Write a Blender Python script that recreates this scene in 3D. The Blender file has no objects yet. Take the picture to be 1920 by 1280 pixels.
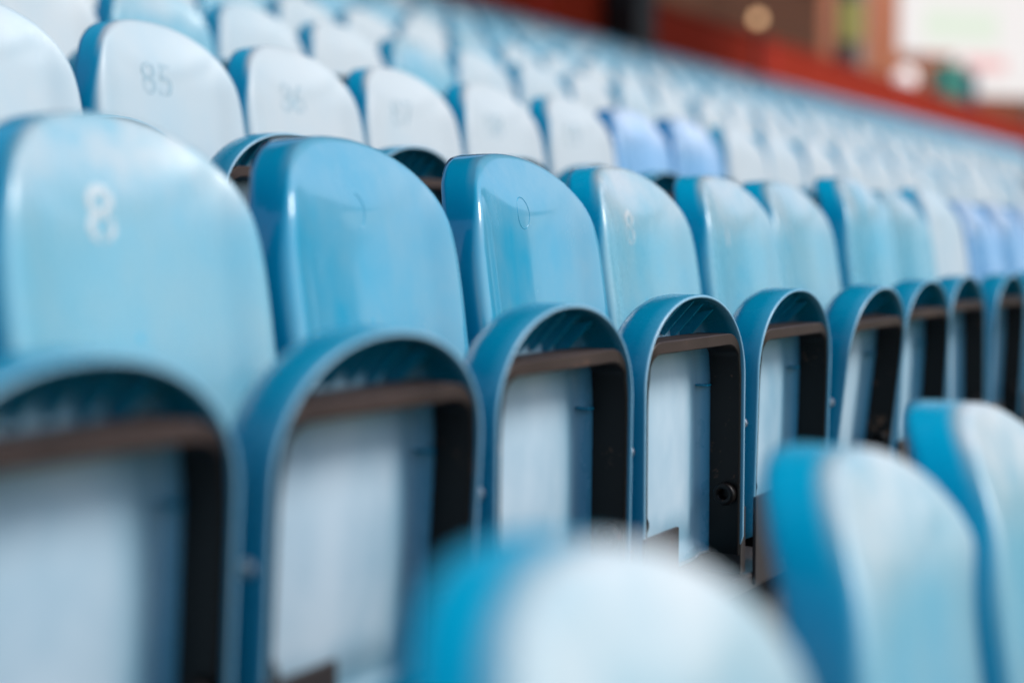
import bpy, math, random
import numpy as np
from mathutils import Vector, Matrix

R = math.radians
random.seed(7)
rng = np.random.default_rng(11)
scn = bpy.context.scene
COL = scn.collection

# ------------------------------------------------------------------ camera
EYE = 0.815
YAW, PITCH = 32.0, 3.82            # row direction is +X, rows rise towards +Y
cam_d = bpy.data.cameras.new('camera')
cam = bpy.data.objects.new('camera', cam_d)
COL.objects.link(cam)
cam.location = (0, 0, EYE)
cam.rotation_euler = (R(90 - PITCH), 0, R(YAW - 90))
cam_d.sensor_width = 36
cam_d.lens = 50
cam_d.clip_start = 0.02
cam_d.clip_end = 3000
cam_d.dof.use_dof = True
cam_d.dof.focus_distance = 2.66
cam_d.dof.aperture_fstop = 0.88
scn.camera = cam

# ------------------------------------------------------------------ sky, sun, exposure
SUN_EL = 44.0
SUN_AZ = 158.0                     # clockwise from +Y
w = bpy.data.worlds.new('World'); scn.world = w; w.use_nodes = True
nt = w.node_tree
sky = nt.nodes.new('ShaderNodeTexSky'); sky.sky_type = 'NISHITA'
sky.sun_disc = False
sky.sun_elevation = R(SUN_EL); sky.sun_rotation = R(SUN_AZ)
sky.air_density = 1.0; sky.dust_density = 1.6; sky.ozone_density = 1.0
bg = nt.nodes['Background']; bg.inputs[1].default_value = 0.105
nt.links.new(sky.outputs[0], bg.inputs[0])
sd = bpy.data.lights.new('sun', 'SUN'); so = bpy.data.objects.new('sun', sd); COL.objects.link(so)
sd.energy = 1.5; sd.angle = R(22); sd.color = (1.0, 0.97, 0.93)
sv = Vector((math.sin(R(SUN_AZ)) * math.cos(R(SUN_EL)), math.cos(R(SUN_AZ)) * math.cos(R(SUN_EL)), math.sin(R(SUN_EL))))
so.rotation_euler = sv.to_track_quat('Z', 'Y').to_euler()
vs = scn.view_settings
scn.display_settings.display_device = 'sRGB'
vs.view_transform = 'Standard'; vs.look = 'None'; vs.gamma = 1.0
vs.exposure = 0.84
scn.cycles.max_bounces = 8
scn.cycles.diffuse_bounces = 1
scn.cycles.use_denoising = True

# ------------------------------------------------------------------ materials
def new_mat(name):
    m = bpy.data.materials.new(name); m.use_nodes = True
    t = m.node_tree; b = t.nodes['Principled BSDF']
    return m, t, b
def N(t, kind, **kw):
    n = t.nodes.new(kind)
    for k, v in kw.items(): setattr(n, k, v)
    return n
def math_node(t, op, a, b=None):
    n = N(t, 'ShaderNodeMath', operation=op)
    for i, v in enumerate((a, b)):
        if v is None: continue
        if hasattr(v, 'is_linked'): t.links.new(v, n.inputs[i])
        else: n.inputs[i].default_value = v
    return n.outputs[0]
def mix_col(t, f, a, b):
    n = N(t, 'ShaderNodeMix', data_type='RGBA')
    for i, v in ((0, f), (6, a), (7, b)):
        if hasattr(v, 'is_linked'): t.links.new(v, n.inputs[i])
        elif i == 0: n.inputs[0].default_value = v
        else: n.inputs[i].default_value = (*v, 1)
    return n.outputs[2]
def noise(t, scale, detail=3, rough=0.5, vec=None):
    n = N(t, 'ShaderNodeTexNoise'); n.inputs['Scale'].default_value = scale
    n.inputs['Detail'].default_value = detail; n.inputs['Roughness'].default_value = rough
    if vec is not None: t.links.new(vec, n.inputs['Vector'])
    return n.outputs[0]
def mapped(t, scale, loc=None):
    c = N(t, 'ShaderNodeTexCoord'); m = N(t, 'ShaderNodeMapping')
    m.inputs['Scale'].default_value = scale
    t.links.new(c.outputs['Object'], m.inputs['Vector'])
    oi = N(t, 'ShaderNodeObjectInfo')
    add = N(t, 'ShaderNodeVectorMath', operation='ADD'); t.links.new(m.outputs[0], add.inputs[0])
    mul = N(t, 'ShaderNodeVectorMath', operation='SCALE'); mul.inputs[0].default_value = (37.0, 19.0, 53.0)
    t.links.new(oi.outputs['Random'], mul.inputs['Scale']); t.links.new(mul.outputs[0], add.inputs[1])
    return add.outputs[0]
def ramp(t, v, a, b, c0=0.0, c1=1.0):
    n = N(t, 'ShaderNodeMapRange'); n.inputs[1].default_value = a; n.inputs[2].default_value = b
    n.inputs[3].default_value = c0; n.inputs[4].default_value = c1
    t.links.new(v, n.inputs[0]); return n.outputs[0]

def plastic(name, base, bleached, amount, rough, rough_worn, streak=0.3, bump=0.15, top=None, coat=0.0):
    """moulded seat plastic; the 'bleach' attribute marks sun-faded faces and painted highlights"""
    m, t, b = new_mat(name)
    at = N(t, 'ShaderNodeAttribute'); at.attribute_name = 'bleach'
    oi = N(t, 'ShaderNodeObjectInfo')
    st = noise(t, 1.0, 3, 0.5, mapped(t, (14, 14, 1.6)))
    bl = noise(t, 1.0, 3, 0.55, mapped(t, (7, 7, 5)))
    wear = math_node(t, 'ADD', ramp(t, st, 0.3, 0.75, -streak * 0.5, streak * 0.5), ramp(t, bl, 0.3, 0.7, -streak, streak))
    f = math_node(t, 'ADD', wear, amount)
    f = math_node(t, 'ADD', f, ramp(t, oi.outputs['Random'], 0, 1, -0.10, 0.10))
    cl = N(t, 'ShaderNodeClamp'); t.links.new(at.outputs['Fac'], cl.inputs[0])
    f = math_node(t, 'MULTIPLY', f, cl.outputs[0])
    n = N(t, 'ShaderNodeClamp'); t.links.new(f, n.inputs[0]); f = n.outputs[0]
    colr = mix_col(t, f, base, bleached)
    if top:                                              # paler upper edge: sky reflection painted in with the fading
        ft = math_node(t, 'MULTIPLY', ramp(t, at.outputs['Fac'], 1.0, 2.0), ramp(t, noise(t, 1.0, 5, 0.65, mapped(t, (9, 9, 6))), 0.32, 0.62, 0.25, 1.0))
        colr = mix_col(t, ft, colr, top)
    spk = ramp(t, noise(t, 1.0, 2, 0.5, mapped(t, (420, 420, 300))), 0.66, 0.74)
    patch = ramp(t, noise(t, 1.0, 4, 0.65, mapped(t, (11, 11, 8))), 0.48, 0.68)
    dust = math_node(t, 'MULTIPLY', math_node(t, 'MULTIPLY', spk, patch), 0.35)
    colr = mix_col(t, dust, colr, (0.52, 0.54, 0.55))
    scr = ramp(t, noise(t, 1.0, 5, 0.75, mapped(t, (300, 300, 12))), 0.62, 0.70)
    colr = mix_col(t, math_node(t, 'MULTIPLY', math_node(t, 'MULTIPLY', scr, patch), 0.22), colr, (0.60, 0.66, 0.70))
    t.links.new(colr, b.inputs['Base Color'])
    b.inputs['Coat Weight'].default_value = coat; b.inputs['Coat Roughness'].default_value = 0.05
    fine = noise(t, 1.0, 4, 0.6, mapped(t, (160, 160, 70)))
    rr = math_node(t, 'ADD', ramp(t, f, 0, 1, rough, rough_worn), ramp(t, fine, 0.3, 0.7, -0.015, 0.025))
    rr = math_node(t, 'ADD', rr, math_node(t, 'MULTIPLY', patch, 0.10))
    rr = math_node(t, 'ADD', rr, math_node(t, 'MULTIPLY', ramp(t, st, 0.4, 0.65), 0.05))
    t.links.new(rr, b.inputs['Roughness'])
    bp = N(t, 'ShaderNodeBump'); bp.inputs['Strength'].default_value = bump; bp.inputs['Distance'].default_value = 0.004
    wob = noise(t, 1.0, 2, 0.5, mapped(t, (16, 16, 7)))
    hh = math_node(t, 'ADD', math_node(t, 'MULTIPLY', fine, 0.008), wob)
    t.links.new(hh, bp.inputs['Height']); t.links.new(bp.outputs[0], b.inputs['Normal'])
    b.inputs['IOR'].default_value = 1.5
    return m

BLUE = (0.0, 0.390, 0.620)
M = {}
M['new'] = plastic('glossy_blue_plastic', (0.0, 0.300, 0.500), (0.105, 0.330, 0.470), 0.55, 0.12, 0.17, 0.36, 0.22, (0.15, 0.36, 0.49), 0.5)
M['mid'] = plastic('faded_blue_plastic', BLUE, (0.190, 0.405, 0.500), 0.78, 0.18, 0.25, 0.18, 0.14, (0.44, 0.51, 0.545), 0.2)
M['chalk'] = plastic('chalky_blue_plastic', BLUE, (0.480, 0.545, 0.580), 0.95, 0.3, 0.42, 0.06, 0.1)
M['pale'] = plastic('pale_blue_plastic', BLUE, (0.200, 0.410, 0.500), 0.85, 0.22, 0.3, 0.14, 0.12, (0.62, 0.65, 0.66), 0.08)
M['upper'] = plastic('upper_row_plastic', BLUE, (0.270, 0.430, 0.520), 0.8, 0.25, 0.35, 0.15, 0.1)
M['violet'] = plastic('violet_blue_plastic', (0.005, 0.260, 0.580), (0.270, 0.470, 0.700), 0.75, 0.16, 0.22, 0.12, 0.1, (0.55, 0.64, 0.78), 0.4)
M['pan'] = plastic('seat_pan_plastic', (0.0, 0.250, 0.410), (0.500, 0.635, 0.730), 0.80, 0.22, 0.35, 0.15, 0.12)

def simple(name, c1, c2, scale, rough, metal=0.0, bump=0.0, dist=0.002):
    m, t, b = new_mat(name)
    v = noise(t, scale, 5, 0.6, mapped(t, (1, 1, 1)))
    t.links.new(mix_col(t, ramp(t, v, 0.35, 0.7), c1, c2), b.inputs['Base Color'])
    b.inputs['Roughness'].default_value = rough; b.inputs['Metallic'].default_value = metal
    if bump:
        bp = N(t, 'ShaderNodeBump'); bp.inputs['Strength'].default_value = bump; bp.inputs['Distance'].default_value = dist
        t.links.new(v, bp.inputs['Height']); t.links.new(bp.outputs[0], b.inputs['Normal'])
    return m
def rusty(name, paint, rust, amount, lit_tone=None):
    m, t, b = new_mat(name)
    v = noise(t, 1, 6, 0.7, mapped(t, (60, 60, 60))); u = noise(t, 1, 3, 0.6, mapped(t, (7, 7, 7)))
    f = ramp(t, math_node(t, 'ADD', math_node(t, 'MULTIPLY', v, 0.5), math_node(t, 'MULTIPLY', u, 0.6)), 0.62 - amount, 0.72 - amount)
    pc = paint
    if lit_tone:
        at = N(t, 'ShaderNodeAttribute'); at.attribute_name = 'bleach'
        pc = mix_col(t, math_node(t, 'MULTIPLY', at.outputs['Fac'], ramp(t, u, 0.3, 0.7, 0.6, 1.0)), paint, lit_tone)  # lighter tone paints in the light the cross bar catches
    t.links.new(mix_col(t, f, pc, rust), b.inputs['Base Color'])
    t.links.new(ramp(t, f, 0, 1, 0.40, 0.85), b.inputs['Roughness'])
    bp = N(t, 'ShaderNodeBump'); bp.inputs['Strength'].default_value = 0.3; bp.inputs['Distance'].default_value = 0.001
    t.links.new(v, bp.inputs['Height']); t.links.new(bp.outputs[0], b.inputs['Normal'])
    return m
M['hoop'] = rusty('black_brown_steel', (0.004, 0.003, 0.003), (0.170, 0.090, 0.055), -0.035, (0.062, 0.044, 0.039))
M['hoop'].node_tree.nodes['Principled BSDF'].inputs['Specular IOR Level'].default_value = 0.2
M['rail'] = rusty('rail_steel', (0.035, 0.030, 0.030), (0.10, 0.05, 0.03), 0.0)
M['stud'] = simple('pale_steel', (0.45, 0.47, 0.5), (0.6, 0.62, 0.65), 90, 0.35, 0.6)
M['concrete'] = simple('concrete', (0.085, 0.082, 0.08), (0.15, 0.145, 0.14), 6, 0.9, 0, 0.4, 0.004)
M['grass'] = simple('grass', (0.035, 0.075, 0.018), (0.06, 0.11, 0.03), 0.6, 0.9)
M['red'] = simple('red_paint', (0.29, 0.022, 0.008), (0.36, 0.030, 0.010), 3, 0.9)
M['redpost'] = simple('bright_red_paint', (0.52, 0.03, 0.03), (0.6, 0.045, 0.04), 3, 0.8)
M['black'] = simple('black_paint', (0.010, 0.009, 0.009), (0.016, 0.014, 0.013), 3, 0.55)
M['greycol'] = simple('grey_brown_paint', (0.24, 0.18, 0.15), (0.30, 0.23, 0.19), 3, 0.7)
M['roof'] = simple('dark_sheet', (0.06, 0.06, 0.065), (0.09, 0.09, 0.095), 2, 0.7)
def ink(name, c, scale, lo, hi, top=0.85):
    m, t, b = new_mat(name)
    b.inputs['Base Color'].default_value = (*c, 1); b.inputs['Roughness'].default_value = 0.35
    t.links.new(ramp(t, noise(t, 1.0, 4, 0.65, mapped(t, (scale, scale, scale * 0.6))), lo, hi, 0.06, top), b.inputs['Alpha'])
    return m
M['ink_pale'] = ink('worn_pale_ink', (0.84, 0.88, 0.90), 24, 0.36, 0.58, 0.80)
M['ink_faint'] = ink('nearly_gone_pale_ink', (0.84, 0.88, 0.90), 40, 0.44, 0.66, 0.62)
M['ink_blue'] = ink('worn_blue_ink', (0.42, 0.64, 0.76), 26, 0.38, 0.66, 0.55)
M['white'] = simple('white_board', (0.80, 0.78, 0.75), (0.86, 0.84, 0.82), 1.5, 0.5)
M['pgreen'] = simple('pale_green_print', (0.60, 0.78, 0.52), (0.68, 0.82, 0.6), 2, 0.5)
M['ppink'] = simple('pink_print', (0.80, 0.28, 0.27), (0.85, 0.4, 0.38), 2, 0.5)
M['teal'] = simple('teal_paint', (0.06, 0.36, 0.26), (0.08, 0.42, 0.30), 2, 0.5)
M['navy'] = simple('navy_paint', (0.02, 0.09, 0.15), (0.03, 0.11, 0.18), 2, 0.5)
M['yellow'] = simple('yellow_paint', (0.50, 0.42, 0.09), (0.56, 0.47, 0.12), 2, 0.5)
M['glass'] = simple('window_dark_glass', (0.012, 0.012, 0.014), (0.02, 0.02, 0.022), 2, 0.1)
def brick(name, c1, c2, mortar, scale):
    m, t, b = new_mat(name)
    c = N(t, 'ShaderNodeTexCoord'); mp = N(t, 'ShaderNodeMapping'); mp.inputs['Rotation'].default_value = (R(90), 0, 0)
    t.links.new(c.outputs['Object'], mp.inputs[0])
    br = N(t, 'ShaderNodeTexBrick'); br.inputs['Scale'].default_value = scale
    br.inputs['Color1'].default_value = (*c1, 1); br.inputs['Color2'].default_value = (*c2, 1); br.inputs['Mortar'].default_value = (*mortar, 1)
    t.links.new(mp.outputs[0], br.inputs['Vector']); t.links.new(br.outputs[0], b.inputs['Base Color'])
    b.inputs['Roughness'].default_value = 0.9
    return m
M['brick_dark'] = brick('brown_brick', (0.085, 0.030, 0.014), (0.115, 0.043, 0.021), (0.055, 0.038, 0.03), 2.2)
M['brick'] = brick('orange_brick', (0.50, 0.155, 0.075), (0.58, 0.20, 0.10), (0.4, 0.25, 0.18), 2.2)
mm, t_, b_ = new_mat('warm_lamp_glass'); M['lamp'] = mm
b_.inputs['Base Color'].default_value = (0.8, 0.55, 0.35, 1); b_.inputs['Emission Color'].default_value = (1.0, 0.58, 0.30, 1)
b_.inputs['Emission Strength'].default_value = 1.0
M['globe_plain'] = simple('white_globe_glass', (0.85, 0.83, 0.80), (0.88, 0.86, 0.84), 2, 0.15)

def glow(name, col, emi, strength):
    m, t, b = new_mat(name)
    b.inputs['Base Color'].default_value = (*col, 1); b.inputs['Emission Color'].default_value = (*emi, 1)
    b.inputs['Emission Strength'].default_value = strength; b.inputs['Roughness'].default_value = 0.4
    return m
M['globe'] = glow('lit_white_globe', (0.8, 0.78, 0.75), (1.0, 0.90, 0.87), 0.5)
M['board_glow'] = glow('glow_board_white', (0.12, 0.12, 0.12), (1.0, 0.95, 0.93), 0.44)  # emission added so the board comes out bright enough
M['sgreen'] = glow('glow_board_green', (0.1, 0.12, 0.09), (0.88, 0.95, 0.82), 0.44)
M['sred'] = glow('glow_board_pink', (0.12, 0.05, 0.05), (1.0, 0.62, 0.60), 0.44)
# ------------------------------------------------------------------ mesh helpers
def obj(name, mesh, mat=None, parent=None, loc=None, link='DATA'):
    o = bpy.data.objects.new(name, mesh); COL.objects.link(o)
    if parent: o.parent = parent
    if loc: o.location = loc
    if mat:
        if not mesh.materials: mesh.materials.append(mat)
        o.material_slots[0].link = 'OBJECT'; o.material_slots[0].material = mat
    return o
def tag(o, label, cat, group=None, kind=None):
    if label: o['label'] = label
    if cat: o['category'] = cat
    if group: o['group'] = group
    if kind: o['kind'] = kind
    return o
def mesh_from(name, V, F, smooth=True, bleach=None):
    me = bpy.data.meshes.new(name); me.from_pydata([tuple(v) for v in V], [], F)
    if bleach is not None:
        a = me.attributes.new('bleach', 'FLOAT', 'POINT'); a.data.foreach_set('value', np.asarray(bleach, dtype=np.float32))
    if smooth: me.polygons.foreach_set('use_smooth', [True] * len(me.polygons))
    me.update(); return me
def box_data(x0, x1, y0, y1, z0, z1, off=0):
    V = [(x0,y0,z0),(x1,y0,z0),(x1,y1,z0),(x0,y1,z0),(x0,y0,z1),(x1,y0,z1),(x1,y1,z1),(x0,y1,z1)]
    F = [(0,3,2,1),(4,5,6,7),(0,1,5,4),(1,2,6,5),(2,3,7,6),(3,0,4,7)]
    return V, [tuple(i + off for i in f) for f in F]
def boxes(name, bl, bevel=0.0):
    import bmesh
    V, F = [], []
    for b in bl:
        v, f = box_data(*b, off=len(V)); V += v; F += f
    me = mesh_from(name, V, F, False)
    if bevel:
        bm = bmesh.new(); bm.from_mesh(me)
        bmesh.ops.bevel(bm, geom=bm.edges[:], offset=bevel, segments=2, affect='EDGES', profile=0.5)
        bm.to_mesh(me); bm.free()
    return me
def revolve(name, prof, n=20, axis='z'):
    V, F = [], []
    for (r, h) in prof:
        for i in range(n):
            a = 2 * math.pi * i / n
            p = (r * math.cos(a), r * math.sin(a), h)
            if axis == 'x': p = (p[2], p[0], p[1])
            if axis == 'y': p = (p[0], p[2], p[1])
            V.append(p)
    for k in range(len(prof) - 1):
        for i in range(n):
            j = (i + 1) % n
            F.append((k*n+i, k*n+j, (k+1)*n+j, (k+1)*n+i))
    F.append(tuple(range(n))[::-1]); F.append(tuple((len(prof)-1)*n + i for i in range(n)))
    return mesh_from(name, V, F, True)

# closed outline (x,z): straight sides, superelliptic arch on top; anticlockwise seen from the front (-Y), z relative to base
def outline(half, h, arch, n_exp, n_arc, n_side, n_bot, taper=0.0, rb=0.03):
    pts = []
    zt = h - arch
    for i in range(n_bot): pts.append((-half + rb + (2*half - 2*rb) * i / n_bot, 0.0))
    for i in range(4):
        a = -math.pi/2 + math.pi/2 * i / 4; pts.append((half - rb + rb*math.cos(a), rb + rb*math.sin(a)))
    for i in range(n_side): pts.append((half, rb + (zt - rb) * i / n_side))
    for i in range(n_arc):
        a = math.pi * i / n_arc
        c, s = math.cos(a), math.sin(a)
        pts.append((half * math.copysign(abs(c) ** (2/n_exp), c), zt + arch * abs(s) ** (2/n_exp)))
    for i in range(n_side): pts.append((-half, zt - (zt - rb) * i / n_side))
    for i in range(4):
        a = math.pi + math.pi/2 * i / 4; pts.append((-half + rb + rb*math.cos(a), rb + rb*math.sin(a)))
    P = np.array(pts)
    P[:, 0] *= 1 - taper * (1 - P[:, 1] / h)          # a little narrower at the foot
    # even spacing
    d = np.r_[0, np.cumsum(np.linalg.norm(np.diff(np.r_[P, P[:1]], axis=0), axis=1))]
    n = len(P); s = np.linspace(0, d[-1], n, endpoint=False)
    Q = np.r_[P, P[:1]]
    return np.c_[np.interp(s, d, Q[:, 0]), np.interp(s, d, Q[:, 1])]
def normals(P):
    T = np.roll(P, -1, 0) - np.roll(P, 1, 0); T /= np.linalg.norm(T, axis=1)[:, None]
    return np.c_[T[:, 1], -T[:, 0]]                    # outward for anticlockwise in (x,z)
def loft(name, rings, bleach_light_r, mat_center=True):
    n = len(rings[0]); V = np.vstack(rings); F = []
    for k in range(len(rings) - 1):
        for i in range(n):
            j = (i + 1) % n
            F.append((k*n+i, k*n+j, (k+1)*n+j, (k+1)*n+i))
    B = np.repeat(np.array(bleach_light_r, dtype=float), n) if np.ndim(bleach_light_r[0]) == 0 else np.concatenate(bleach_light_r)
    V = np.vstack([V, rings[0].mean(0)[None], rings[-1].mean(0)[None]]); nv = len(V)
    for i in range(n):
        j = (i + 1) % n
        F.append((j, i, nv - 2)); F.append(((len(rings)-1)*n + i, (len(rings)-1)*n + j, nv - 1))
    B = np.r_[B, bleach_light_r[0] if np.ndim(bleach_light_r[0]) == 0 else 0, bleach_light_r[-1] if np.ndim(bleach_light_r[-1]) == 0 else 0]
    return mesh_from(name, V, F, True, B)

# ------------------------------------------------------------------ the seat
PITCH_X, DEPTH, RISE = 0.48, 1.0, 0.335
COL0, ROWY = 0.878, 1.365
BZ0, BH, BW = 0.40, 0.592, 0.236         # backrest foot, height, half width
def face_y(x, z):
    """front surface of the backrest, seat coordinates"""
    x = np.asarray(x, float); z = np.asarray(z, float)
    y = (z - 0.75) * math.tan(R(8.0))
    y = y + np.where(z > 0.84, ((z - 0.84) / 0.15) ** 2 * 0.034, 0)
    u = np.clip(np.abs(x) / 0.205, 0, 1.1)
    y = y + 0.030 * (1 - u ** 2)                         # hollowed across
    # the dish pressed into the middle, with a soft shoulder
    zt = 0.888 + 0.062 * (x / 0.17) ** 2
    e = np.minimum((0.190 - np.abs(x)) / 0.05, (zt - z) / 0.045)
    e = np.clip(e, 0, 1); e = e * e * (3 - 2 * e)
    return y + 0.0042 * e
def make_backrest(name, q):
    """q: 0 fine, 1 medium, 2 coarse"""
    na, ns, nb, rings_in = ((64, 16, 10, 22), (28, 7, 5, 9), (14, 3, 2, 4))[q]
    P = outline(BW, BH, 0.27, 2.35, na, ns, nb, 0.03, 0.03); Nn = normals(P)
    sm = np.clip((0.545 - P[:, 1]) / 0.20, 0, 1); sm = sm * sm * (3 - 2 * sm)
    r = (0.011 + 0.024 * sm); fl = 0.084; rc_ = r[:, None]
    rings, bl = [], []
    def at(p, extra, b):
        x, z = p[:, 0], p[:, 1] + BZ0
        rings.append(np.c_[x, face_y(x, z) + extra, z]); bl.append(b)
    c = np.array([0.0, BH * 0.5])
    back = P - Nn * 0.010
    at(c + (back - c) * 0.05, 0.012, 0.0)
    if q < 2:
        for s in (0.5, 0.85): at(c + (back - c) * s, 0.012, 0.0)
    at(back, 0.014, 0.0)
    at(P - Nn * 0.006, fl - 0.004, 0.0)
    at(P - Nn * 0.003, fl, 0.0)
    at(P, fl - 0.003, 0.0)
    for f in ((0.8, 0.5, 0.25) if q < 2 else (0.5,)): at(P + Nn * 0.001 * (1-f), r + (fl - r) * f, 0.0)
    steps = (8, 4, 2)[q]; n_front = len(rings)
    for i in range(steps + 1):
        a = math.pi/2 * i / steps                       # side -> front
        d = rc_ * (1 - math.cos(a)); e = r * (1 - math.sin(a))
        at(P - Nn * d, e, min(1.0, max(0.0, (i / steps - 0.06) / 0.42)))  # pale tone starts early, painting a highlight band along the side edge
    inner = P - Nn * rc_
    for s in np.linspace(1, 0.03, rings_in + 1)[1:]:
        at(c + (inner - c) * s, 0.0, 1.0)
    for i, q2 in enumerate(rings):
        g = np.clip((q2[:, 2] - 0.80) / 0.17, 0, 1); g = g * g * (3 - 2 * g)  # weight of the sky sheen painted over the upper band
        up = np.clip((Nn[:, 1] - 0.45) / 0.4, 0, 1) if i >= n_front else 0       # upward edges also painted pale, as if catching the sky
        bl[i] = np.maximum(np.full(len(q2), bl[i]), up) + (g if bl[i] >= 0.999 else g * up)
    return loft(name, rings, bl)

RIMY, PZ0, PH, PW = -0.288, 0.198, 0.530, 0.213
PIV = (0.0, -0.235, 0.320)
PANX = 0.050                             # the pan sits a little to one side on its hinge
def make_pan(name, q):
    na, ns, nb, rings_in = ((56, 14, 12, 14), (24, 6, 5, 6), (12, 3, 2, 3))[q]
    P = outline(PW, PH, 0.165, 2.10, na, ns, nb, 0.0, 0.045); Nn = normals(P)
    rings, bl = [], []
    D = 0.092
    c = np.array([0.0, PH * 0.48])
    wb = np.clip((0.040 - P[:, 1]) / 0.035, 0, 1); wb = wb * wb * (3 - 2 * wb)     # the rim dies away at the foot
    def at(p, y, b, fade=True):
        yy = np.zeros(len(p)) + y
        if fade: yy = np.where(yy < D - 0.002, yy + (D - 0.004 - yy) * wb, yy)
        rings.append(np.c_[p[:, 0] - PIV[0], yy + RIMY - PIV[1], p[:, 1] + PZ0 - PIV[2]]); bl.append(b)
    def bulge(p):                                        # seat contour seen from below
        u = (p[:, 0] / PW); v = (p[:, 1] / PH - 0.45) / 0.55
        return -0.016 * np.clip(1 - u**2, 0, 1) * np.clip(1 - v**2, 0, 1)
    bi = P - Nn * 0.050
    for s in ((0.05, 0.5) if q < 2 else (0.05,)): at(c + (bi - c) * s, D + 0.012, 0.3)
    at(bi, D + 0.010, 0.3)
    for a in ((0.2, 0.4, 0.6, 0.8, 1.0) if q < 2 else (0.5, 1.0)):
        an = a * math.pi/2
        at(P - Nn * 0.050 * (1 - math.sin(an)), 0.058 + (D + 0.010 - 0.058) * math.cos(an), 0.0)
    at(P, 0.030, 0.0)
    at(P, 0.004, 0.1); at(P - Nn * 0.0012, 0.001, 0.4); at(P - Nn * 0.003, 0.0, 0.55); at(P - Nn * 0.005, 0.0, 0.55); at(P - Nn * 0.0065, 0.002, 0.2)
    at(P - Nn * 0.008, 0.02, 0.0); at(P - Nn * 0.012, 0.055, 0.0)
    for a in ((0.0, 0.35, 0.7, 1.0) if q < 2 else (0.0, 1.0)):
        an = a * math.pi/2
        at(P - Nn * (0.017 + 0.022 * (1 - math.cos(an))), D - 0.024 + 0.024 * math.sin(an), 0.15 + 0.45 * a)
    inner = P - Nn * 0.040
    for s in np.linspace(1, 0.04, rings_in + 1)[1:]:
        p = c + (inner - c) * s
        at(p, D + bulge(p) * min(1, (1 - s) * 4), 0.40 + 0.72 * min(1.0, (1 - s) / 0.5), False)
    return loft(name, rings, bl)

def make_hoop(name):
    """bent flat bar: two sides and a cross bar with rounded corners, inside the rim"""
    top, zb = PZ0 + PH - 0.078, 0.215
    zt = PZ0 + PH - 0.165
    def half(z):
        if z <= zt: return PW - 0.0105
        return PW * (1 - ((z - zt) / 0.165) ** 2.10) ** (1 / 2.10) - 0.0115
    rc = 0.048
    right = [(half(z), z) for z in np.linspace(zb, top - rc, 12)]
    for i in range(1, 13):
        a = math.pi/2 * i / 12
        x0 = half(top - rc); right.append((x0 - rc * 1.15 * (1 - math.cos(a)), top - rc + rc * math.sin(a)))
    path = [(-x, z) for x, z in right] + [(0.0, top)] + right[::-1]
    P = np.array(path)
    # follow the shell's own taper near the arch
    T = np.gradient(P, axis=0); T /= np.linalg.norm(T, axis=1)[:, None]; Nn = np.c_[-T[:, 1], T[:, 0]]   # outward
    V, F, B = [], [], []
    yb, yf = 0.066, 0.004
    for k, (p, nn) in enumerate(zip(P, Nn)):
        thick = 0.010 + 0.012 * max(0.0, nn[1])          # the cross bar is the heavier section
        a = p; b = p - nn * thick
        ch = 0.0018
        sec = [(a, yf + ch), (a - nn*ch, yf), (b + nn*ch, yf), (b, yf + ch), (b, yb), (a, yb)]
        for q2, y in sec: V.append((q2[0] - PIV[0], RIMY + y - PIV[1], q2[1] - PIV[2])); B.append(max(0.0, nn[1]) ** 2)  # weight of the painted lit tone, strongest on the cross bar
    n = 6
    for k in range(len(P) - 1):
        for i in range(n):
            j = (i + 1) % n; F.append((k*n+i, (k+1)*n+i, (k+1)*n+j, k*n+j))
    F.append(tuple(range(n))); F.append(tuple((len(P)-1)*n + i for i in range(n))[::-1])
    me = mesh_from(name, V, F, True, B)
    me.set_sharp_from_angle(angle=R(30))
    return me
def rel(x, y, z): return (x - PIV[0], y - PIV[1], z - PIV[2])
def make_rib(name):
    # triangular web between the top wall and the panel
    t = 0.0030; V = []
    for s in (-t, t):
        V += [(s, 0.0, 0.0), (s, 0.066, -0.012), (s, 0.068, -0.060), (s, 0.060, -0.064)]
    F = [(0,1,2,3), (7,6,5,4), (0,4,5,1), (1,5,6,2), (2,6,7,3), (3,7,4,0)]
    return mesh_from(name, V, F, False)
def make_tab(name):
    return boxes(name, [(-0.016, 0.006, 0, 0.026, -0.002, 0.002)], 0.0006)
ME = {}
for q in range(3):
    ME['back', q] = make_backrest('backrest_shape', q); ME['pan', q] = make_pan('seat_pan_shape', q)
ME['hoop'] = make_hoop('frame_shape'); ME['rib'] = make_rib('rib_shape'); ME['tab'] = make_tab('tab_shape')
ME['ring'] = revolve('pivot_shape', [(0.010, -0.008), (0.010, 0.004), (0.011, 0.010), (0.020, 0.010), (0.022, 0.007), (0.022, -0.008)], 24, 'x')
ME['stud'] = revolve('stud_shape', [(0.011, 0.004), (0.011, -0.001), (0.009, -0.004), (0.004, -0.0055)], 16, 'x')
ME['arm'] = boxes('bracket_shape', [(-0.006, 0.006, -0.275, 0.045, 0.168, 0.300), (-0.006, 0.006, -0.01, 0.05, 0.296, 0.50)], 0.0015)
ME['plate_l'] = boxes('plate_shape', [(-0.213, -0.085, RIMY - 0.004, RIMY + 0.004, 0.14, 0.318)], 0.002)
ME['leg'] = boxes('leg_shape', [(-0.02, 0.02, -0.10, -0.05, 0.008, 0.128), (-0.05, 0.05, -0.14, -0.01, 0.0, 0.010)], 0.002)

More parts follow.
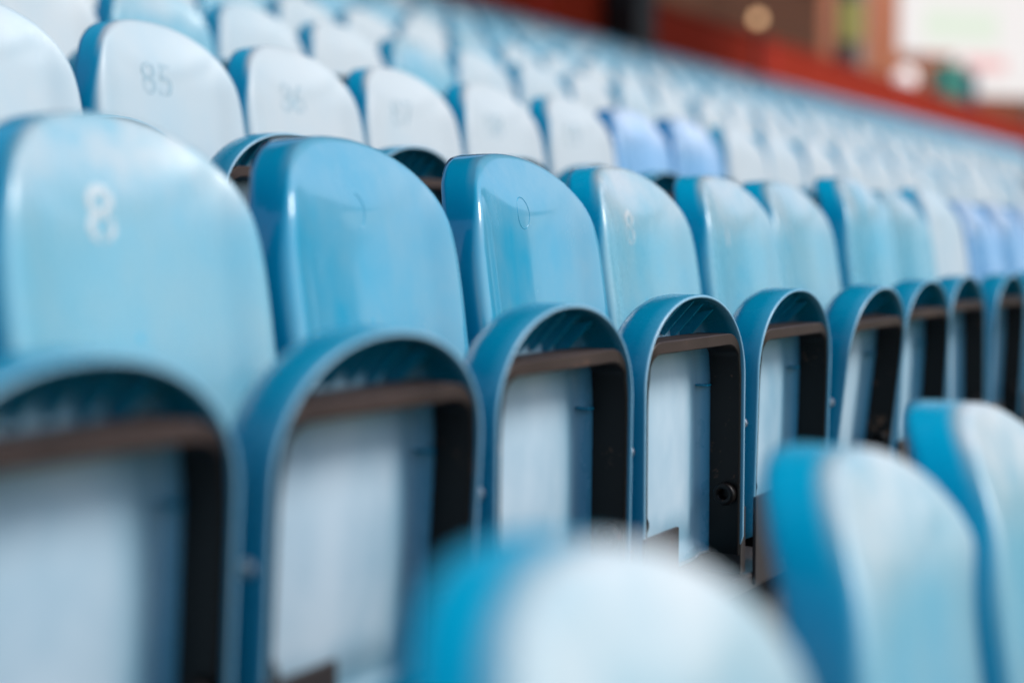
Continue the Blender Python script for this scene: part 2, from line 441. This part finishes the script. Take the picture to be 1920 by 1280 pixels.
# numerals: outlines from the built-in font, laid onto the backrest's curved face
def text_mesh(name, s, size, xoff):
    cu = bpy.data.curves.new('t', 'FONT'); cu.body = s; cu.size = size; cu.align_x = 'CENTER'; cu.align_y = 'CENTER'
    cu.resolution_u = 6; cu.offset = 0.0012
    o = bpy.data.objects.new('t', cu); COL.objects.link(o)
    bpy.context.view_layer.update()
    dg = bpy.context.evaluated_depsgraph_get()
    me = bpy.data.meshes.new_from_object(o.evaluated_get(dg)); me.name = name
    bpy.data.objects.remove(o); bpy.data.curves.remove(cu)
    for v in me.vertices:
        x, z = v.co.x + xoff, 0.852 + v.co.y
        v.co = (x, float(face_y(x, z)) - 0.0009, z)
    me.materials.clear(); me.update()
    return me
def oval_mark(name, rx, rz, zc, a0, a1):
    """a thin raised moulding line"""
    n = 56; V, F = [], []
    for (d, h) in ((0.0009, 0.0004), (0.0004, -0.0008), (-0.0004, -0.0008), (-0.0009, 0.0004)):
        for i in range(n + 1):
            a = R(a0 + (a1 - a0) * i / n); x, z = (rx + d) * math.cos(a) - 0.012, zc + (rz + d) * math.sin(a)
            V.append((x, float(face_y(x, z)) + h, z))
    for k in range(3):
        for i in range(n): F.append((k*(n+1)+i, k*(n+1)+i+1, (k+1)*(n+1)+i+1, (k+1)*(n+1)+i))
    return mesh_from(name, V, F, True, [0.3]*len(V))
ME['oval'] = oval_mark('oval_mark_shape', 0.021, 0.030, 0.878, 0, 360)
ME['arc'] = oval_mark('arc_mark_shape', 0.021, 0.030, 0.870, -75, 75)
digit_cache = {}
def digits(s, size=0.105):
    if s not in digit_cache: digit_cache[s] = text_mesh('numeral_shape', s, size, -0.045 if len(s) == 1 else -0.02)
    return digit_cache[s]

def seat(k, row, detail, mat, label, group, tilt=0.0, drop=0.0, number=None, ink=None, disc=False, jit=True, back_tilt=0.0, dx=0.0, dy=0.0, dz=0.0, bdx=0.0, bdz=0.0):
    """detail 2: every part, 1: shell, pan and frame, 0: shell and pan only"""
    e = bpy.data.objects.new('stadium_seat', None); COL.objects.link(e); e.empty_display_size = 0.1
    e.location = (COL0 + PITCH_X * k + dx, ROWY + DEPTH * row + dy, RISE * row + dz)
    tag(e, label, 'seat', group)
    q = {2: 0, 1: 1, 0: 2}[detail]
    b = obj('backrest', ME['back', q], M[mat], e)
    b.location = (bdx, 0, bdz)
    if back_tilt: b.rotation_euler.x = R(back_tilt)
    if number: obj('seat_number', digits(number), M[ink], b)
    if disc: obj('moulded_mark', ME[disc], M[mat], b)
    p = obj('seat_pan', ME['pan', q], M['pan'], e, (PIV[0] + PANX, PIV[1], PIV[2] - drop))
    p.rotation_euler.x = R(tilt)
    if detail >= 1:
        obj('pan_frame', ME['hoop'], M['hoop'], p)
    if detail == 2:
        for i in range(6):
            x = -0.105 + 0.042 * i
            zt = PZ0 + PH - 0.013 - 0.165 * (1 - (1 - (abs(x) / PW) ** 2.10) ** (1/2.10))
            obj('rib', ME['rib'], M['pan'], p, rel(x, RIMY + 0.022, zt))
        obj('tab', ME['tab'], M['pan'], p, rel(PW - 0.022, RIMY + 0.064, 0.545))
        for s in (-1, 1):
            o = obj('pivot_ring', ME['ring'], M['hoop'], p, rel(s * (PW - 0.027), RIMY + 0.030, 0.334))
            if s > 0: o.rotation_euler.z = math.pi
            a = obj('side_bracket', ME['arm'], M['rail'], e, (PANX + s * 0.2325, 0, 0))
        obj('front_plate', ME['plate_l'], M['rail'], e, (PANX, 0, 0))
        obj('stud', ME['stud'], M['stud'], p, rel(-PW - 0.002, RIMY + 0.03, 0.465))
    return e

ORD = ['zeroth','first','second','third','fourth','fifth','sixth','seventh','eighth','ninth','tenth','eleventh','twelfth','thirteenth','fourteenth','fifteenth','sixteenth','seventeenth','eighteenth','nineteenth']
TENS = {20:'twent',30:'thirt',40:'fort',50:'fift',60:'sixt',70:'sevent',80:'eight',90:'ninet'}
def ordinal(n):
    if n < 20: return ORD[n]
    t, u = n // 10 * 10, n % 10
    return TENS[t] + ('ieth' if u == 0 else 'y-' + ORD[u])

# ------------------------------------------------------------------ terrace, ground, roof
ROWS_UP, ROWS_DOWN = 10, 2
XA, XB = -6.0, 62.0
V, F = [], []
for n in range(-ROWS_DOWN, ROWS_UP + 1):
    y0 = ROWY + n * DEPTH - 0.86; y1 = y0 + DEPTH
    if n == ROWS_UP: y1 += 0.75
    v, f = box_data(XA, XB, y0, y1, -1.6, n * RISE - (0.045 if n < 0 else 0), len(V)); V += v; F += f
terr = obj('terrace_steps', mesh_from('terrace_steps', V, F, False), M['concrete']); terr['kind'] = 'structure'
g = obj('ground', boxes('ground', [(-1500, 1500, -1500, 1500, -1.7, -1.0)]), M['grass']); g['kind'] = 'structure'
TOPY = ROWY + ROWS_UP * DEPTH
bank = obj('embankment', boxes('embankment', [(XA, 140, TOPY + 0.95, TOPY + 70, -1.6, 3.30)]), M['concrete']); bank['kind'] = 'structure'

# unseen dark mass added out of frame to darken the seat backs' gloss
V, F = [], []
for b_ in ((70, 95, -52, 4, -1.2, 3.0), (74, 95, -52, 4, 3.0, 6.5), (78, 95, -52, 4, 6.5, 10.0), (90, 95, -52, 4, 10.0, 17.0), (66, 96, -53, 5, 17.0, 18.4)):
    v, f = box_data(*b_, off=len(V)); V += v; F += f
es = obj('gloss_blocker', mesh_from('gloss_blocker', V, F, False), M['roof']); es['kind'] = 'structure'
# roof over the rows, carried by columns behind the last row
V, F = [], []
nseg = 60
for i in range(nseg):
    x0 = -8 + i * 0.65; x1 = x0 + 0.65
    v, f = box_data(x0, x1 - 0.003, -0.6, TOPY + 2.2, 10.9 + (0.03 if i % 2 else 0), 11.0 + (0.03 if i % 2 else 0), len(V)); V += v; F += f
rf = obj('stand_roof', mesh_from('stand_roof', V, F, False), M['roof']); rf['kind'] = 'structure'

# ------------------------------------------------------------------ seats
def project(x, y, z):
    a, p = R(YAW), R(PITCH)
    fx, fy = math.cos(a), math.sin(a)
    fwd = x * fx + y * fy; right = x * fy - y * fx; up = z - EYE
    d = fwd * math.cos(p) - up * math.sin(p); u = up * math.cos(p) + fwd * math.sin(p)
    if d < 0.05: return None
    f = 1920 * 50 / 36
    return 960 + f * right / d, 640 - f * u / d, d
G_MAIN = 'blue tip-up seats of the sharp row'
G_FRONT = 'blurred seats of the row in front'
def gname(n): return 'seats of the %s row behind the sharp row' % ordinal(n)

main = {  # k: (material, label, tilt, drop, number, disc)
    0: ('mid', 'blurred upturned blue seat pan with brown bar filling the lower left corner', 4, 0.012, None, False),
    1: ('mid', 'large pale blue seat back at the left edge with a worn white numeral 8', 4, 0.012, '8', False),
    2: ('new', 'glossy deep blue seat back, second from the left, with a faint curved mark', 0, 0.0, None, 'arc'),
    3: ('new', 'sharpest glossy blue seat back with a clear thin oval ring near its top', 0, 0.0, None, 'oval'),
    4: ('mid', 'pale blue seat just right of the sharpest one, with white scuffed numeral', 0, 0.0, '8', False),
    5: ('mid', 'pale blue seat, fifth back from the left in the sharp row', 6, 0.0, '1', False),
    6: ('mid', 'pale blue seat, sixth back from the left in the sharp row', 1, 0.0, '1', False),
    7: ('mid', 'pale blue seat, seventh back in the sharp row, standing taller than its neighbours', 0, 0.0, None, False),
    8: ('mid', 'pale blue seat, eighth back in the sharp row, between two taller ones', 0, 0.0, None, False),
    9: ('chalk', 'whitish taller seat, last pale back before the violet seats at the right edge', 0, 0.0, None, False),
    10: ('violet', 'first violet blue seat at the right end of the sharp row', 0, 0.0, None, False),
    11: ('violet', 'second violet blue seat at the right end of the sharp row', 0, 0.0, None, False),
    12: ('violet', 'third violet blue seat at the right end of the sharp row', 0, 0.0, None, False),
    13: ('violet', 'violet blue seat at the very right edge of the sharp row', 0, 0.0, None, False),
}
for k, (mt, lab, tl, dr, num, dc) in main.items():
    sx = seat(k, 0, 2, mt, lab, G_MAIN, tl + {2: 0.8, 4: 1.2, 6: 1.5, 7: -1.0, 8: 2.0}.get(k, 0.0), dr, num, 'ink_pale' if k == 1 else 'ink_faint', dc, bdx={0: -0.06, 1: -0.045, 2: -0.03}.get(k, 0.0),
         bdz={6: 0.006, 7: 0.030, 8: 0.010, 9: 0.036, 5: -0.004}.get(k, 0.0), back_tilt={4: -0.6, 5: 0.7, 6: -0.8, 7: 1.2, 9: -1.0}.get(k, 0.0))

for mm in ('red', 'redpost', 'brick', 'brick_dark'): M[mm].node_tree.nodes['Principled BSDF'].inputs['Specular IOR Level'].default_value = 0.15
front = {0: ('pale', 'large blurred pale seat back at the bottom centre, nearest the camera'),
         1: ('pale', 'blurred pale blue seat back in the lower right, middle of the front row'),
         2: ('pale', 'blurred pale seat back at the right edge, furthest of the front row')}
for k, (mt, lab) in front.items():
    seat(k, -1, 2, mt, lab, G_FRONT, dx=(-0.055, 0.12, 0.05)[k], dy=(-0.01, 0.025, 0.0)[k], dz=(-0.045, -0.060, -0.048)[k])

# rows behind
for o in [o for o in COL.objects if o.name.startswith('stadium_seat') and o.get('group') == G_MAIN]:
    o.rotation_euler.z = R(random.uniform(-0.7, 0.7))
cand = []
for n in range(1, ROWS_UP + 1):
    first = None; count = 0
    for k in range(-2, 130):
        x = COL0 + PITCH_X * k + 0.03
        if x > XB - 0.4: break
        y = ROWY + DEPTH * n
        a = project(x - 0.22, y, RISE*n + 0.98); b = project(x + 0.22, y, RISE*n + 0.55)
        if a is None or b is None: continue
        if b[0] < 0 or a[0] > 1925 or b[1] < -4: continue
        count += 1
        cand.append((a[2], n, k, count))
order = sorted(cand)
LIMIT = 278
picked = set((c[1], c[2]) for c in order[:LIMIT])
MATCH = {}
def row_mat(n, k):
    if n == 1:
        return 'violet' if k in (8, 9) else 'chalk'
    if n == 2 and k == 5: return 'mid'
    if n >= 4: return 'upper' if rng.random() < 0.75 else 'chalk'
    return 'chalk' if rng.random() < 0.9 else 'mid'
LOOK = {'chalk': 'bleached', 'mid': 'bluer', 'violet': 'violet', 'new': 'glossy', 'upper': 'faded'}
far = []
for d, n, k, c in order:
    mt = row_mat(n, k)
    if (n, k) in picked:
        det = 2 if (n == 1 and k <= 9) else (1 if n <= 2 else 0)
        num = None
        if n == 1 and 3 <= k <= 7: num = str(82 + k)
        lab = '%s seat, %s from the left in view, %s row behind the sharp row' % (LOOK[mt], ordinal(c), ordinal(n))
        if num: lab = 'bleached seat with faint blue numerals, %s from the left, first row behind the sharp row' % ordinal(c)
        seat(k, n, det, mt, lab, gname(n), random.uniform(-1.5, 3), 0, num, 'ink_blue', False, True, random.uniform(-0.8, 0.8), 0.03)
    else:
        far.append((n, k))

# the many smaller seats far along the upper rows: one mass
def mesh_arrays(me):
    v = np.empty(len(me.vertices)*3); me.vertices.foreach_get('co', v)
    return v.reshape(-1, 3), [tuple(p.vertices) for p in me.polygons], np.array([d.value for d in me.attributes['bleach'].data])
if far:
    bv, bf, bb = mesh_arrays(ME['back', 2])
    pv, pf, pb = mesh_arrays(ME['pan', 2]); pv = pv + np.array(PIV)
    Vs, Fs, Bs, off = [], [], [], 0
    for n, k in far:
        o = np.array((COL0 + PITCH_X*k + 0.03, ROWY + DEPTH*n, RISE*n))
        for v, f, b in ((bv, bf, bb), (pv, pf, pb * 0.5)):
            Vs.append(v + o); Fs += [tuple(i + off for i in q) for q in f]; Bs.append(b); off += len(v)
    fo = obj('distant_seats', mesh_from('distant_seats', np.vstack(Vs), Fs, True, np.concatenate(Bs)), M['upper'])
    tag(fo, 'mass of tiny bleached blue seats at the far end of the upper rows', 'seats', None, 'stuff')

# steel rails that carry each row of seats
def rail(n, x1, legs):
    r = bpy.data.objects.new('seat_rail', None); COL.objects.link(r)
    r.location = (0, ROWY + DEPTH*n, RISE*n)
    lab = {0: 'dark steel rail under the sharp row of seats', -1: 'dark steel rail under the blurred row in front'}.get(n, 'dark steel rail under the %s row behind the sharp row' % ordinal(max(n, 0)))
    tag(r, lab, 'rail', 'rails carrying the seat rows')
    obj('beam', boxes('beam', [(-0.4, x1, -0.285, -0.02, 0.130, 0.165)], 0.004), M['rail'], r)
    for i in range(legs):
        obj('leg', ME['leg'], M['rail'], r, (COL0 - 0.24 + 0.96 * i, 0, 0))
rail(0, 8.2, 8); rail(-1, 3.2, 3); rail(1, 14, 14)

# ------------------------------------------------------------------ background
wy = TOPY + 0.62
rw = bpy.data.objects.new('red_barrier', None); COL.objects.link(rw); rw.location = (0, wy, RISE * ROWS_UP)
tag(rw, 'dark red barrier of panels running behind the top row of seats', 'barrier')
pm = boxes('barrier_panel_shape', [(0.04, 1.96, -0.03, 0.03, 0.06, 1.92)], 0.01)
po = boxes('barrier_post_shape', [(-0.06, 0.06, -0.05, 0.05, 0.0, 1.96)], 0.008)
for i in range(31):
    x = XA + 6 + i * 2.0
    obj('panel', pm, M['red'], rw, (x, 0, 0))
    obj('post', po, M['redpost'] if i % 5 == 0 else M['red'], rw, (x, 0, 0))
obj('top_rail', boxes('top_rail', [(0, 62, -0.06, 0.06, 1.962, 2.02)], 0.008), M['red'], rw)

def column(x, y, wid, mat, label, sign=False):
    c = bpy.data.objects.new('roof_column', None); COL.objects.link(c); c.location = (x, y, RISE * ROWS_UP)
    tag(c, label, 'column')
    h = 10.9 - RISE * ROWS_UP
    obj('shaft', boxes('shaft', [(-wid/2, wid/2, -wid*0.45, wid*0.45, 0.3, h)], 0.02), mat, c)
    obj('base', boxes('base', [(-wid*0.62, wid*0.62, -wid*0.55, wid*0.55, 0, 0.298)], 0.02), mat, c)
    return c
column(22.4, TOPY + 0.20, 0.72, M['black'], 'thick black roof column standing at the back of the stand')
column(40.5, TOPY + 2.4, 0.8, M['greycol'], 'grey brown column left of the orange brick building')

def place(px, py, depth):
    """authoring helper: ground position for something seen in this direction (kept as plain world metres)"""
    f = 1920 * 50 / 36; a = R(YAW)
    r = (px - 960) / f * depth
    return (depth*math.cos(a) + r*math.sin(a), depth*math.sin(a) - r*math.cos(a), EYE + (462 - py) / f * depth)

# brown brick building behind the stand, in the shade of the roof
bb = bpy.data.objects.new('brown_brick_building', None); COL.objects.link(bb); bb.location = (10, TOPY + 6.0, 3.3)
tag(bb, 'shaded brown brick building behind the red barrier and black column', 'building')
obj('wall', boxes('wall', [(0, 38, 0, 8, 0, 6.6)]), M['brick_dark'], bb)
obj('roof', boxes('roof', [(-0.4, 38.4, -0.5, 8.4, 6.603, 6.9)], 0.02), M['roof'], bb)
for i in range(7):
    wdw = obj('window', boxes('window', [(-1.15, 1.15, -0.06, 0.02, 1.6, 3.4)], 0.01), M['black'], bb, (3.0 + 5.2 * i, 0, 0))
    obj('pane', boxes('pane', [(-1.05, 1.05, -0.075, -0.062, 1.7, 3.3)]), M['glass'], wdw)

# sunlit orange brick building further along
ob = bpy.data.objects.new('orange_brick_building', None); COL.objects.link(ob); ob.location = (56.0, TOPY + 9.5, 3.3); ob.rotation_euler.z = R(-30)
tag(ob, 'sunlit orange brick building to the left of the white board', 'building')
obj('wall', boxes('wall', [(0, 16, 0, 9, 0, 13)]), M['brick'], ob)
obj('roof', boxes('roof', [(-0.3, 16.3, -0.3, 9.3, 13.003, 13.3)]), M['roof'], ob)
for i in range(4):
    wdw = obj('window', boxes('window', [(-0.7, 0.7, -0.06, 0.02, 8.6, 10.4)], 0.01), M['white'], ob, (8.0 + 2.4 * i, 0, 0))
    obj('pane', boxes('pane', [(-0.6, 0.6, -0.075, -0.062, 8.7, 10.3)]), M['glass'], wdw)

# white board with faded green and red print, its glow added for brightness
bx, by, bz = 56.6, 14.9, 3.3
wb = bpy.data.objects.new('glow_board', None); COL.objects.link(wb); wb.location = (bx, by, bz); wb.rotation_euler.z = R(-40)
tag(wb, 'large white board with an added glow and pale green and red print at top right', 'display')
obj('panel', boxes('panel', [(-2.6, 5.6, 0, 0.18, 4.95, 9.4), (-0.1, 5.6, 0, 0.18, 3.4, 4.944)], 0.02), M['board_glow'], wb)
obj('green_print', boxes('green_print', [(-1.6, 1.8, -0.006, -0.002, 5.4, 6.7)]), M['sgreen'], wb)
obj('red_print', boxes('red_print', [(0.2, 2.2, -0.006, -0.002, 4.3, 4.9)]), M['sred'], wb)
for x in (-1.8, 3.6): obj('post', boxes('post', [(x - 0.1, x + 0.1, 0.185, 0.4, 0, 9.0)]), M['greycol'], wb)

# teal cabinet, globe lamps, yellow sign
p = place(1775, 160, 48)
tc = bpy.data.objects.new('teal_cabinet', None); COL.objects.link(tc); tc.location = (p[0], p[1], 3.3); tc.rotation_euler.z = R(-50)
tag(tc, 'teal green cabinet with a navy side below the white board', 'cabinet')
obj('body', boxes('body', [(-0.55, 0.35, -0.4, 0.4, 0.1, 3.55)], 0.03), M['teal'], tc)
obj('door', boxes('door', [(0.355, 0.75, -0.38, 0.38, 0.1, 3.3)], 0.03), M['navy'], tc)
obj('plinth', boxes('plinth', [(-0.6, 0.8, -0.45, 0.45, 0.0, 0.097)]), M['greycol'], tc)
def globe(px, py, depth, rad, mat, label):
    p = place(px, py, depth)
    e = bpy.data.objects.new('globe_lamp', None); COL.objects.link(e); e.location = (p[0], p[1], 3.3)
    tag(e, label, 'lamp')
    z = p[2] - 3.3
    prof = [(rad * math.sin(a), z - rad * math.cos(a)) for a in np.linspace(0.12, math.pi - 0.05, 14)]
    obj('globe', revolve('globe', prof, 20), mat, e)
    obj('post', revolve('post', [(0.07, 0.0), (0.05, 0.3), (0.045, z - rad * 1.05)], 12), M['black'], e)
    obj('collar', revolve('collar', [(0.05, z - rad*1.25), (rad*0.45, z - rad*1.1), (rad*0.45, z - rad*0.97)], 12), M['black'], e)
globe(1690, 152, 45, 0.34, M['globe'], 'lit white globe lamp on a post just below the white board')
globe(1415, 42, 27, 0.10, M['lamp'], 'warm glowing globe lamp right of the black column')
p = place(1588, 45, 38)
ys = bpy.data.objects.new('yellow_sign', None); COL.objects.link(ys); ys.location = (p[0], p[1], 3.3); ys.rotation_euler.z = R(-50)
tag(ys, 'yellow green sign on a post beside the orange brick building', 'sign')
z = p[2] - 3.3
obj('plate', boxes('plate', [(-0.34, 0.34, -0.03, 0.0, z - 0.55, z + 0.55)], 0.01), M['yellow'], ys)
obj('post', boxes('post', [(-0.04, 0.04, 0.003, 0.08, 0, z + 0.4)], 0.005), M['greycol'], ys)
print('SEATS', len(cand), 'mass', len(far))
